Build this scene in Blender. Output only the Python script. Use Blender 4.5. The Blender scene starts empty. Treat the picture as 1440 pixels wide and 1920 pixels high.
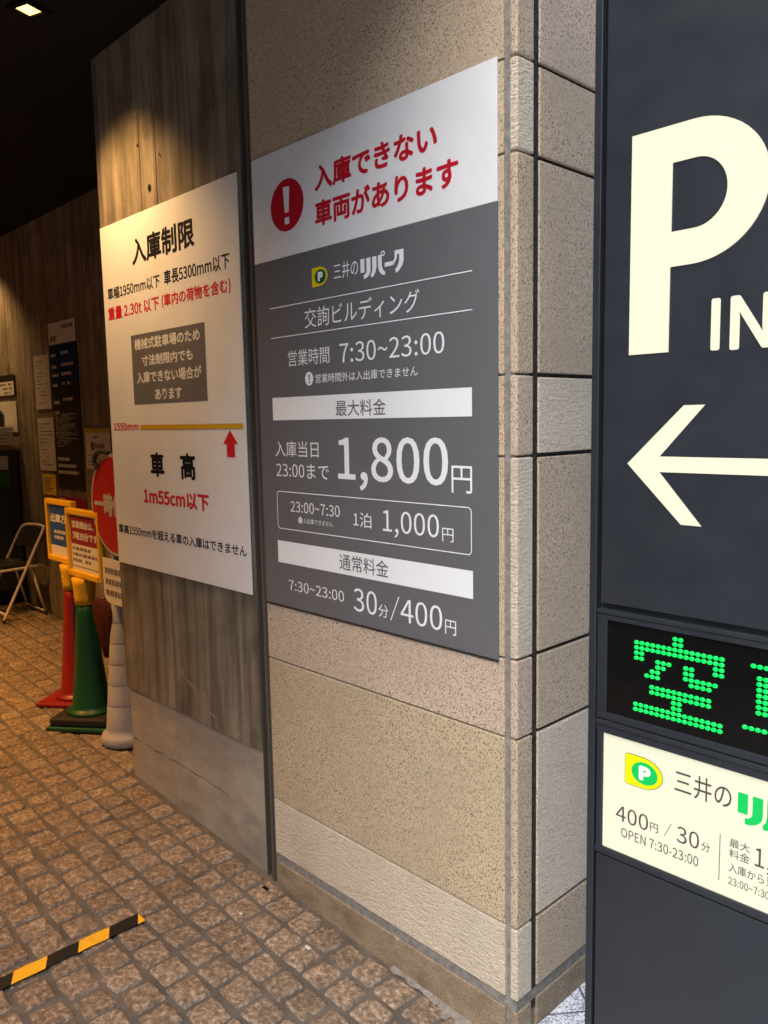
import bpy, bmesh, math, random, os
import numpy as np
from mathutils import Vector, Matrix
random.seed(7); rng = np.random.default_rng(7)
S = bpy.context.scene; COL = S.collection
R = math.radians

# ------------------------------------------------------------------ camera
CAMP = Vector((1.181, -1.53, 1.646))
yaw, pitch, roll = R(46.3205), R(6.6105), R(-1.0837)
f = Vector((-math.sin(yaw)*math.cos(pitch), math.cos(yaw)*math.cos(pitch), -math.sin(pitch)))
r = Vector((math.cos(yaw), math.sin(yaw), 0)); u = r.cross(f)
r2 = math.cos(roll)*r + math.sin(roll)*u; u2 = -math.sin(roll)*r + math.cos(roll)*u
cd = bpy.data.cameras.new('camera'); cam = bpy.data.objects.new('camera', cd); COL.objects.link(cam)
m = Matrix((r2, u2, -f)).transposed().to_4x4(); m.translation = CAMP; cam.matrix_world = m
cd.sensor_fit = 'VERTICAL'; cd.sensor_height = 36; cd.sensor_width = 27; cd.lens = 1500.5/1920*36
cd.clip_start = 0.02; cd.clip_end = 1000
S.camera = cam

# ------------------------------------------------------------------ light
SUN_EL, SUN_AZ = R(52), R(160)            # azimuth clockwise from +Y
w = bpy.data.worlds.new('World'); S.world = w; w.use_nodes = True
nt = w.node_tree; bg = nt.nodes['Background']
sky = nt.nodes.new('ShaderNodeTexSky'); sky.sky_type = 'NISHITA'; sky.sun_disc = False
sky.sun_elevation = SUN_EL; sky.sun_rotation = SUN_AZ; sky.dust_density = 1.2; sky.air_density = 1.0; sky.ozone_density = 1.0
nt.links.new(sky.outputs[0], bg.inputs[0]); bg.inputs[1].default_value = 0.14
sd = bpy.data.lights.new('sun', 'SUN'); sd.energy = 1.2; sd.angle = R(50); sd.color = (1.0, 0.95, 0.88)
sun = bpy.data.objects.new('sun', sd); COL.objects.link(sun)
sdir = Vector((math.sin(SUN_AZ)*math.cos(SUN_EL), math.cos(SUN_AZ)*math.cos(SUN_EL), math.sin(SUN_EL)))
sun.rotation_euler = sdir.to_track_quat('Z', 'Y').to_euler(); sun.location = (6, -6, 9)
S.view_settings.view_transform = 'Standard'; S.view_settings.look = 'None'
S.view_settings.gamma = 1.0; S.view_settings.exposure = 1.65
S.cycles.max_bounces = 8; S.cycles.diffuse_bounces = 5
try: S.cycles.use_denoising = True
except Exception: pass

# ------------------------------------------------------------------ helpers
def obj(name, mesh, mat=None, parent=None):
    o = bpy.data.objects.new(name, mesh); COL.objects.link(o)
    if mat is not None:
        for q in (mat if isinstance(mat, (list, tuple)) else [mat]): mesh.materials.append(q)
    if parent is not None: o.parent = parent
    return o
def tag(o, label=None, cat=None, group=None, kind=None):
    if label: o['label'] = label
    if cat: o['category'] = cat
    if group: o['group'] = group
    if kind: o['kind'] = kind
    return o
def thing(name, label, cat, loc=(0, 0, 0), rz=0, group=None):
    o = bpy.data.objects.new(name, None); COL.objects.link(o); o.location = loc; o.rotation_euler = (0, 0, rz)
    o.empty_display_size = 0.1
    return tag(o, label, cat, group)

class MB:
    """collects shapes, links them as one mesh object"""
    def __init__(s): s.bm = bmesh.new()
    def box(s, x0, x1, y0, y1, z0, z1, bev=0, seg=2, mi=0):
        r_ = bmesh.ops.create_cube(s.bm, size=1)
        vs = r_['verts']
        for v in vs:
            v.co = Vector(((x0+x1)/2+v.co.x*(x1-x0), (y0+y1)/2+v.co.y*(y1-y0), (z0+z1)/2+v.co.z*(z1-z0)))
        fs = list({f_ for v in vs for f_ in v.link_faces})
        for f_ in fs: f_.material_index = mi
        if bev:
            es = list({e for v in vs for e in v.link_edges})
            r2_ = bmesh.ops.bevel(s.bm, geom=es, offset=bev, segments=seg, affect='EDGES', profile=0.5)
            for f_ in r2_['faces']: f_.material_index = mi
        return s
    def poly(s, pts, th=0, axis='y', y=0, mi=0):
        """flat polygon in the xz plane at y, extruded th away from the viewer (+y)"""
        vs = [s.bm.verts.new((p[0], y, p[1])) for p in pts]
        fc = s.bm.faces.new(vs); fc.material_index = mi
        fc.normal_update()
        if fc.normal.y > 0: fc.normal_flip()
        if th:
            r_ = bmesh.ops.extrude_face_region(s.bm, geom=[fc])
            nv = [g for g in r_['geom'] if isinstance(g, bmesh.types.BMVert)]
            for v in nv: v.co.y -= th
            for g in r_['geom']:
                if isinstance(g, bmesh.types.BMFace): g.material_index = mi
            # back face stays at y, front moved towards viewer
            fc.normal_flip()
        return s
    def lathe(s, prof, n=32, center=(0, 0), mi=0, capb=True, capt=True, sq=None):
        rings = []
        for (rad, z) in prof:
            rings.append([s.bm.verts.new((center[0]+rad*math.cos(2*math.pi*i/n), center[1]+rad*math.sin(2*math.pi*i/n), z)) for i in range(n)])
        for a, b in zip(rings, rings[1:]):
            for i in range(n):
                fc = s.bm.faces.new((a[i], a[(i+1) % n], b[(i+1) % n], b[i])); fc.material_index = mi; fc.smooth = True
        if capb: s.bm.faces.new(rings[0][::-1]).material_index = mi
        if capt: s.bm.faces.new(rings[-1]).material_index = mi
        return s
    def tube(s, pts, rad, n=10, mi=0, close=False):
        pts = [Vector(p) for p in pts]; rings = []
        up = Vector((0.13, 0.21, 0.97)).normalized()
        for i, p in enumerate(pts):
            a = pts[max(i-1, 0)]; b = pts[min(i+1, len(pts)-1)]
            if close: a = pts[i-1]; b = pts[(i+1) % len(pts)]
            t = (b-a).normalized()
            n1 = t.cross(up)
            if n1.length < 1e-3: n1 = t.cross(Vector((1, 0, 0)))
            n1.normalize(); n2 = t.cross(n1)
            rings.append([s.bm.verts.new(p+rad*(math.cos(2*math.pi*k/n)*n1+math.sin(2*math.pi*k/n)*n2)) for k in range(n)])
        pr = list(zip(rings, rings[1:]))
        if close: pr.append((rings[-1], rings[0]))
        for a, b in pr:
            for k in range(n):
                fc = s.bm.faces.new((a[k], a[(k+1) % n], b[(k+1) % n], b[k])); fc.smooth = True; fc.material_index = mi
        if not close:
            s.bm.faces.new(rings[0][::-1]).material_index = mi; s.bm.faces.new(rings[-1]).material_index = mi
        return s
    def build(s, name, mat=None, parent=None, smooth=False):
        bmesh.ops.recalc_face_normals(s.bm, faces=s.bm.faces)
        me = bpy.data.meshes.new(name); s.bm.to_mesh(me); s.bm.free()
        if smooth:
            for p in me.polygons: p.use_smooth = True
        return obj(name, me, mat, parent)

def smooth_path(pts, n=6):
    """Catmull-Rom"""
    P = [Vector(p) for p in pts]; out = []
    for i in range(len(P)-1):
        p0 = P[max(i-1, 0)]; p1 = P[i]; p2 = P[i+1]; p3 = P[min(i+2, len(P)-1)]
        for k in range(n):
            t = k/n
            out.append(0.5*((2*p1)+(p2-p0)*t+(2*p0-5*p1+4*p2-p3)*t*t+(-p0+3*p1-3*p2+p3)*t**3))
    out.append(P[-1]); return out

# ---- text: real lettering as flat meshes, fitted to the ink box it has on its sign
FONT = None
try:                                    # the sans font that ships with Blender itself; its built-in font otherwise
    FONT = bpy.data.fonts.load(os.path.join(bpy.utils.resource_path('LOCAL'), 'datafiles', 'fonts', 'Noto Sans CJK Regular.woff2'))
except Exception: FONT = None
def text_verts(s, bold):
    c = bpy.data.curves.new('tmp_text', 'FONT'); c.body = s; c.resolution_u = 4; c.fill_mode = 'FRONT'
    if FONT: c.font = FONT
    o = bpy.data.objects.new('tmp_text', c); COL.objects.link(o)
    dg = bpy.context.evaluated_depsgraph_get(); dg.update()
    me = bpy.data.meshes.new_from_object(o.evaluated_get(dg))
    V = np.array([v.co[:] for v in me.vertices]); F = [tuple(p.vertices) for p in me.polygons]
    if bold > 0.001:                    # heavier stroke: the same outline repeated on a small circle, each copy a hair behind the last
        n = 8 if bold < .02 else 14; V0, F0 = V.copy(), list(F); Vs, Fs = [], []
        for k in range(n):
            q = V0.copy(); q[:, 0] += bold*math.cos(2*math.pi*k/n); q[:, 1] += bold*math.sin(2*math.pi*k/n); q[:, 2] = -k
            Vs.append(q); Fs += [tuple(i+k*len(V0) for i in f_) for f_ in F0]
        V, F = np.concatenate(Vs), Fs
    bpy.data.objects.remove(o); bpy.data.curves.remove(c); bpy.data.meshes.remove(me)
    return V, F
def lettering(s, x0, x1, z0, z1, y, mat, parent, bold=0.0, name='lettering', proj=None):
    V, F = text_verts(s, bold)
    a, b = V.min(0), V.max(0)
    X = x0+(V[:, 0]-a[0])/(b[0]-a[0])*(x1-x0); Z = z0+(V[:, 1]-a[1])/(b[1]-a[1])*(z1-z0)
    me = bpy.data.meshes.new(name)
    me.from_pydata([(p, y-1e-5*d, q) for p, q, d in zip(X, Z, V[:, 2])], [], F); me.update()
    if me.polygons and sum(p.normal.y for p in me.polygons) > 0: me.flip_normals()
    return obj(name, me, mat, parent)
def stroke(pts, w):
    """outline polygon of a thick polyline (x,z)"""
    P = [Vector((p[0], p[1])) for p in pts]; L, Rr = [], []
    for i, p in enumerate(P):
        a = P[max(i-1, 0)]; b = P[min(i+1, len(P)-1)]; t = (b-a).normalized(); n = Vector((-t.y, t.x))
        ww = w if not isinstance(w, (list, tuple)) else w[i]
        L.append(p+n*ww/2); Rr.append(p-n*ww/2)
    return [(v.x, v.y) for v in L+Rr[::-1]]
def arc(cx, cz, rx, rz, a0, a1, n=16):
    return [(cx+rx*math.cos(R(a0+(a1-a0)*i/n)), cz+rz*math.sin(R(a0+(a1-a0)*i/n))) for i in range(n+1)]

# ------------------------------------------------------------------ materials
class NM:
    def __init__(s, name, base=(.5, .5, .5), rough=.5, metal=0, spec=.5, emit=None, estr=0):
        s.m = bpy.data.materials.new(name); s.m.use_nodes = True; s.t = s.m.node_tree; s.n = s.t.nodes; s.l = s.t.links
        s.b = s.n['Principled BSDF']
        s.b.inputs['Base Color'].default_value = (*base, 1); s.b.inputs['Roughness'].default_value = rough
        s.b.inputs['Metallic'].default_value = metal; s.b.inputs['Specular IOR Level'].default_value = spec
        if emit: s.b.inputs['Emission Color'].default_value = (*emit, 1); s.b.inputs['Emission Strength'].default_value = estr
        s.co = None
    def coord(s, scale=(1, 1, 1), rot=(0, 0, 0)):
        if s.co is None: s.co = s.n.new('ShaderNodeTexCoord')
        mp = s.n.new('ShaderNodeMapping'); mp.inputs['Scale'].default_value = scale; mp.inputs['Rotation'].default_value = rot
        s.l.new(s.co.outputs['Object'], mp.inputs[0]); return mp.outputs[0]
    def noise(s, scale, detail=3, rough=.5, vec=None, dist=0):
        n = s.n.new('ShaderNodeTexNoise'); n.inputs['Scale'].default_value = scale; n.inputs['Detail'].default_value = detail
        n.inputs['Roughness'].default_value = rough; n.inputs['Distortion'].default_value = dist
        s.l.new(vec if vec is not None else s.coord(), n.inputs['Vector']); return n.outputs['Fac']
    def voro(s, scale, vec=None, feature='F1', out='Distance', rnd=1):
        n = s.n.new('ShaderNodeTexVoronoi'); n.feature = feature; n.inputs['Scale'].default_value = scale
        n.inputs['Randomness'].default_value = rnd
        s.l.new(vec if vec is not None else s.coord(), n.inputs['Vector']); return n.outputs[out]
    def ramp(s, fac, stops, interp='LINEAR'):
        n = s.n.new('ShaderNodeValToRGB'); e = n.color_ramp.elements; n.color_ramp.interpolation = interp
        while len(e) < len(stops): e.new(.5)
        for k, (p, c) in enumerate(stops):
            e[k].position = p; e[k].color = (*c, 1) if len(c) == 3 else c
        s.l.new(fac, n.inputs[0]); return n.outputs[0]
    def mix(s, a, b, fac, mode='MIX'):
        n = s.n.new('ShaderNodeMix'); n.data_type = 'RGBA'; n.blend_type = mode
        for v, i in ((fac, 0), (a, 6), (b, 7)):
            if isinstance(v, (int, float)): n.inputs[i].default_value = v
            elif isinstance(v, tuple): n.inputs[i].default_value = (*v, 1) if len(v) == 3 else v
            else: s.l.new(v, n.inputs[i])
        return n.outputs[2]
    def math(s, op, a, b=None):
        n = s.n.new('ShaderNodeMath'); n.operation = op
        for i, v in enumerate((a, b)):
            if v is None: continue
            if isinstance(v, (int, float)): n.inputs[i].default_value = v
            else: s.l.new(v, n.inputs[i])
        return n.outputs[0]
    def island(s):
        return s.n.new('ShaderNodeNewGeometry').outputs['Random Per Island']
    def color(s, c): s.l.new(c, s.b.inputs['Base Color']); return s
    def roughness(s, c): s.l.new(c, s.b.inputs['Roughness']); return s
    def bump(s, h, strength=.3, dist=.01):
        n = s.n.new('ShaderNodeBump'); n.inputs['Strength'].default_value = strength; n.inputs['Distance'].default_value = dist
        s.l.new(h, n.inputs['Height']); s.l.new(n.outputs[0], s.b.inputs['Normal']); return s

def granite(name, base, fleck, vein, rough_face=False, spots=.5):
    g = NM(name, rough=.55 if not rough_face else .8, spec=.35)
    dv = g.coord((1, 1, 1), (R(25), R(20), R(30)))
    big = g.noise(3.2, 4, .6); mid = g.noise(38, 3, .6); fine = g.noise(420, 3, .75, dv); fl = g.noise(255, 2, .6, g.coord((1, 1, .75), (R(40), R(10), R(20))))
    c = g.ramp(fine, [(.30, tuple(v*.5 for v in base)), (.47, base), (.70, tuple(min(1, v*1.4) for v in base))])
    c = g.mix(c, vein, g.ramp(mid, [(.45, (0, 0, 0)), (.8, (.25, .25, .25))]))
    c = g.mix(c, fleck, g.ramp(fl, [(.568-.06*spots, (0, 0, 0)), (.65-.05*spots, (.88, .88, .88))]))
    c = g.mix(c, tuple(v*.78 for v in base), g.ramp(big, [(.42, (0, 0, 0)), (.72, (.75, .75, .75))]))
    g.color(c)
    if rough_face: g.bump(g.math('ADD', g.noise(62, 4, .6, g.coord((.8, .8, 2.4), (R(8), R(-8), 0)), .6), g.math('MULTIPLY', fine, .3)), .8, .016)
    else: g.bump(g.math('ADD', fine, g.math('MULTIPLY', fl, -.6)), .22, .003)
    return g.m
M = {}
M['granite_tan'] = granite('granite_tan', (.55, .43, .295), (.11, .07, .042), (.61, .50, .375), spots=.6)
M['granite_pink'] = granite('granite_pink', (.575, .445, .33), (.12, .075, .05), (.64, .55, .45), spots=.7)
M['granite_yellow'] = granite('granite_yellow', (.545, .432, .285), (.11, .07, .038), (.62, .515, .365), spots=.75)
M['granite_rough'] = granite('granite_rough', (.78, .655, .50), (.44, .34, .235), (.83, .72, .58), True, spots=.1)
M['granite_base'] = granite('granite_base', (.30, .225, .145), (.12, .085, .05), (.36, .29, .20), spots=.3)
gb = NM('granite_base_dirty', rough=.7, spec=.3)
c_ = gb.ramp(gb.noise(200, 3, .7), [(.3, (.16, .115, .07)), (.5, (.30, .225, .145)), (.7, (.46, .37, .26))])
c_ = gb.mix(c_, (.15, .11, .07), gb.ramp(gb.noise(9, 5, .7, gb.coord((1, 1, 2))), [(.42, (0, 0, 0)), (.68, (.8, .8, .8))]))
c_ = gb.mix(c_, (.52, .45, .35), gb.ramp(gb.noise(14, 5, .75), [(.60, (0, 0, 0)), (.72, (.6, .6, .6))]))
gb.color(c_); gb.bump(gb.noise(120, 3), .4, .004); M['granite_base'] = gb.m
g = NM('mortar', rough=.9, spec=.2); g.color(g.ramp(g.noise(60, 4), [(.3, (.17, .155, .135)), (.7, (.29, .27, .24))])); g.bump(g.noise(160, 3), .5, .003); M['mortar'] = g.m
g = NM('dark_sealant', rough=.8, spec=.2); g.color(g.ramp(g.noise(90, 4), [(.3, (.018, .017, .015)), (.7, (.06, .055, .05))])); g.bump(g.noise(180, 2), .6, .003); M['sealant'] = g.m

def concrete(name, lo, hi, grain=True):
    g = NM(name, rough=.85, spec=.25)
    cl = g.noise(5, 6, .65)
    c = g.ramp(cl, [(.3, lo), (.7, hi)])
    if grain:
        a = g.noise(17, 2.5, .5, g.coord((1, 1, .07)), .8); st = g.noise(7, 6, .7, g.coord((1, 1, .22)), .6); sp = g.noise(120, 4, .65); bl = g.noise(2.6, 5, .65)
        c = g.mix(c, tuple(x*.5 for x in lo), g.ramp(a, [(.46, (0, 0, 0)), (.66, (.6, .6, .6))]))
        c = g.mix(c, tuple(x*1.25 for x in hi), g.ramp(a, [(.30, (.45, .45, .45)), (.42, (0, 0, 0))]))
        c = g.mix(c, tuple(x*.45 for x in lo), g.ramp(st, [(.50, (0, 0, 0)), (.68, (.6, .6, .6))]))
        c = g.mix(c, (.60, .57, .52), g.math('MULTIPLY', g.island(), .45), 'MULTIPLY')
        c = g.mix(c, (.45, .42, .38), g.ramp(bl, [(.5, (0, 0, 0)), (.72, (.6, .6, .6))]), 'MULTIPLY')
        c = g.mix(c, tuple(x*.35 for x in lo), g.ramp(sp, [(.62, (0, 0, 0)), (.72, (.7, .7, .7))]))
        h = g.math('ADD', g.math('MULTIPLY', a, .5), g.math('MULTIPLY', sp, .5)); g.bump(h, .5, .005)
    else:
        c = g.mix(c, tuple(x*.62 for x in lo), g.ramp(g.noise(2.3, 5, .65, g.coord((1, 1, 2.5))), [(.45, (0, 0, 0)), (.7, (.7, .7, .7))]))
        c = g.mix(c, tuple(x*1.2 for x in hi), g.ramp(g.noise(4.5, 5, .6, g.coord((1, 1, 2))), [(.55, (0, 0, 0)), (.72, (.5, .5, .5))]))
        c = g.mix(c, tuple(x*.4 for x in lo), g.ramp(g.noise(150, 3, .6), [(.64, (0, 0, 0)), (.72, (.6, .6, .6))]))
        g.bump(g.noise(40, 5), .35, .004)
    g.color(c); return g.m
M['board_concrete'] = concrete('board_formed_concrete', (.172, .143, .102), (.31, .265, .198))
M['smooth_concrete'] = concrete('smooth_concrete', (.30, .26, .21), (.39, .345, .28), False)
M['ceiling'] = NM('black_ceiling', (.012, .011, .010), .85, spec=.15).m
M['dark_facade'] = concrete('dark_facade', (.07, .07, .07), (.10, .10, .10), False)
M['facade'] = concrete('facade_render', (.33, .30, .27), (.42, .39, .35), False)

g = NM('cobblestone', rough=.75, spec=.3)
c = g.ramp(g.noise(60, 6, .7), [(.32, (.11, .080, .057)), (.5, (.255, .192, .140)), (.66, (.53, .42, .32))])
c = g.mix(c, (.55, .53, .50), g.math('MULTIPLY', g.island(), .6), 'MULTIPLY')
c = g.mix(c, (.10, .075, .06), g.ramp(g.noise(16, 4, .7), [(.5, (0, 0, 0)), (.75, (.6, .6, .6))]))
g.color(c); g.roughness(g.ramp(g.noise(25, 3), [(.3, (.36,)*3), (.7, (.66,)*3)]))
g.bump(g.math('ADD', g.noise(60, 4, .6), g.math('MULTIPLY', g.noise(220, 2), .35)), .9, .010); M['cobble'] = g.m
g = NM('cobble_mortar', rough=.9, spec=.2)
g.color(g.ramp(g.noise(9, 5, .65), [(.3, (.075, .066, .058)), (.7, (.15, .134, .118))])); g.bump(g.noise(130, 3), .5, .004); M['cobble_mortar'] = g.m
g = NM('white_granite', rough=.6, spec=.35); c = g.ramp(g.noise(170, 2, .6), [(.38, (.22, .23, .26)), (.5, (.55, .57, .60)), (.62, (.82, .84, .86))], 'LINEAR')
bk = g.n.new('ShaderNodeTexBrick'); bk.offset = .5
bk.inputs['Scale'].default_value = 1; bk.inputs['Brick Width'].default_value = .3; bk.inputs['Row Height'].default_value = .3; bk.inputs['Mortar Size'].default_value = .003
bk.inputs['Color1'].default_value = (1, 1, 1, 1); bk.inputs['Color2'].default_value = (.93, .93, .93, 1); bk.inputs['Mortar'].default_value = (.2, .2, .2, 1)
mpb = g.n.new('ShaderNodeMapping'); mpb.inputs['Location'].default_value = (.21, .05, 0); mpb.inputs['Rotation'].default_value = (0, 0, R(38)); g.l.new(g.co.outputs['Object'], mpb.inputs[0])
g.l.new(mpb.outputs[0], bk.inputs['Vector'])
g.color(g.mix(c, bk.outputs[0], 1.0, 'MULTIPLY')); M['white_granite'] = g.m
g = NM('asphalt', rough=.9); g.color(g.ramp(g.noise(80, 4), [(.3, (.035, .035, .036)), (.7, (.07, .07, .07))])); M['asphalt'] = g.m

def sheet(name, col, rough=.4, spec=.4, var=.05):
    g = NM(name, col, rough, spec=spec)
    g.color(g.mix(col, tuple(v*(1-var*3) for v in col), g.ramp(g.noise(6, 4, .6), [(.4, (0, 0, 0)), (.8, (.6, .6, .6))])))
    g.bump(g.noise(9, 2), .03, .01); return g.m
M['white_panel'] = sheet('white_sign_panel', (.80, .80, .79), .42)
M['white_vinyl'] = sheet('white_vinyl', (.84, .85, .85), .4, var=.02)
M['grey_panel'] = sheet('grey_sign_panel', (.134, .133, .138), .38)
M['grey_ink'] = sheet('grey_ink', (.13, .12, .125), .45)
M['box_grey'] = sheet('taupe_ink', (.15, .145, .147), .45)
M['red_ink'] = sheet('red_ink', (.50, .008, .022), .45)
M['red_ink2'] = sheet('bright_red_ink', (.62, .012, .022), .45)
M['disc_red'] = sheet('disc_red', (.36, .010, .012), .45)
M['black_ink'] = sheet('black_ink', (.008, .008, .008), .7, .15)
M['ochre_ink'] = sheet('ochre_ink', (.62, .37, .015), .45)
M['logo_yellow'] = sheet('logo_yellow', (.75, .60, .01), .4)
M['logo_green'] = sheet('logo_green', (.006, .12, .035), .4)
M['edge'] = sheet('sign_edge', (.035, .035, .037), .4)
M['rail'] = sheet('brown_steel_rail', (.10, .085, .07), .38, .5)
M['slot'] = sheet('dark_slot', (.008, .007, .006), .8, .1)
g = NM('pylon_paint', rough=.42, spec=.4)
g.color(g.ramp(g.noise(5, 5, .65), [(.3, (.0195, .0225, .0285)), (.7, (.0235, .027, .0335))])); g.roughness(g.ramp(g.noise(14, 4), [(.3, (.34,)*3), (.7, (.5,)*3)])); g.bump(g.noise(7, 2), .03, .01); M['pylon'] = g.m
def lit(name, col, s, rough=.35, base=None):
    g = NM(name, base or col, rough, emit=col, estr=s); n = g.ramp(g.noise(4, 3), [(.3, tuple(v*.93 for v in col)), (.7, col)])
    g.l.new(n, g.b.inputs['Emission Color']); return g.m
M['lit_cream'] = lit('lit_cream_acrylic', (.93, .92, .70), .19, base=(.40, .39, .28))
M['lit_panel'] = lit('lit_cream_panel', (.95, .93, .71), .18, base=(.40, .385, .28))
M['panel_ink'] = sheet('panel_ink', (.085, .06, .06), .5)
M['panel_green'] = lit('lit_green_film', (.0, .50, .09), .22, base=(.0, .30, .05))
M['panel_yellow'] = lit('lit_yellow_film', (.95, .88, .0), .2, base=(.45, .42, .0))
M['panel_outline'] = sheet('olive_outline', (.12, .16, .01), .5)
M['lit_white'] = lit('lit_white_film', (.95, .95, .88), .22, base=(.4, .4, .37))
M['led_glass'] = NM('led_black_glass', (.006, .006, .006), .06, spec=.5).m
M['led_on'] = NM('led_green', (.0, .3, .06), .3, emit=(.0, .80, .085), estr=.36).m
M['steel'] = NM('brushed_steel', (.30, .31, .32), .35, 1).m
M['cone_red'] = sheet('red_plastic', (.23, .009, .010), .42, var=.14)
M['cone_green'] = sheet('green_plastic', (.005, .068, .024), .42, var=.14)
M['yellow_plastic'] = sheet('yellow_plastic', (.70, .39, .01), .42, var=.10)
M['rubber'] = sheet('black_rubber', (.02, .019, .017), .6, .3)
M['paper'] = sheet('white_paper', (.60, .57, .52), .7, .2)
M['paper_dim'] = sheet('old_paper', (.50, .47, .42), .7, .2)
M['blue_print'] = sheet('blue_print', (.012, .06, .26), .5)
M['maroon_print'] = sheet('maroon_print', (.22, .01, .016), .5)
M['navy_print'] = sheet('navy_print', (.010, .033, .11), .4)
M['brown_print'] = sheet('black_brown_print', (.028, .022, .020), .4)
M['yellow_paper'] = sheet('yellow_paper', (.65, .45, .02), .6, .2)
M['lime_paper'] = sheet('lime_print', (.40, .38, .03), .6, .2)
M['faint_ink'] = sheet('faint_ink', (.16, .14, .12), .6, .2)
M['pale_ink'] = sheet('pale_ink', (.45, .43, .40), .6, .2)
M['white_rubber'] = sheet('white_rubber', (.40, .375, .36), .55, var=.12)
M['maroon_cloth'] = sheet('maroon_cloth', (.055, .014, .012), .85, .1)
M['cabinet'] = sheet('dark_cabinet_paint', (.030, .033, .036), .45)
M['chair_tube'] = sheet('white_enamel_tube', (.66, .61, .54), .35)
M['black_vinyl'] = sheet('black_vinyl', (.018, .016, .015), .4)
M['grey_plastic'] = sheet('grey_plastic', (.10, .095, .09), .4)
M['white_plastic'] = sheet('white_plastic', (.62, .58, .52), .45)
M['cardboard'] = sheet('cardboard', (.25, .15, .07), .8, .1)
M['sticker_green'] = sheet('green_sticker', (.02, .13, .02), .5)
g = NM('tape_yellow', rough=.55); g.color(g.mix((.80, .42, .01), (.45, .24, .03), g.ramp(g.noise(40, 5, .7), [(.5, (0, 0, 0)), (.8, (.8,)*3)]))); g.bump(g.noise(30, 3), .3, .004); M['tape_yellow'] = g.m
g = NM('tape_black', rough=.55); g.color(g.mix((.012, .011, .010), (.16, .13, .10), g.ramp(g.noise(35, 5, .7), [(.62, (0, 0, 0)), (.8, (.6,)*3)]))); g.bump(g.noise(30, 3), .3, .004); g.b.inputs['Specular IOR Level'].default_value = .2; M['tape_black'] = g.m
M['lamp'] = NM('lamp_glow', (.9, .7, .4), .5, emit=(1.0, .55, .16), estr=1.3).m

# ------------------------------------------------------------------ ground
SL = 0.0457
def gz(x): return -SL*x if x < 0 else 0.0
def grid_sheet(name, xs, ys, zf, mat, kind='structure'):
    vs = [(x, y, zf(x)) for y in ys for x in xs]; nx = len(xs)
    fs = [(j*nx+i, j*nx+i+1, (j+1)*nx+i+1, (j+1)*nx+i) for j in range(len(ys)-1) for i in range(nx-1)]
    me = bpy.data.meshes.new(name); me.from_pydata(vs, [], fs); o = obj(name, me, mat); o['kind'] = kind; return o
grid_sheet('ground', [-300, -9.2, 0, 300], [-300, -6, 0.9, 300], lambda x: (gz(max(x, -9.2)) - .0035) if x <= 0 else -.12, M['cobble_mortar'])
grid_sheet('road', [4.2, 12], [-60, 60], lambda x: -.05, M['asphalt'])
b = MB().box(.02, 4.2, -30, 30, -.14, .045, .006); o = b.build('sidewalk', M['white_granite']); o['kind'] = 'structure'

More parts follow.
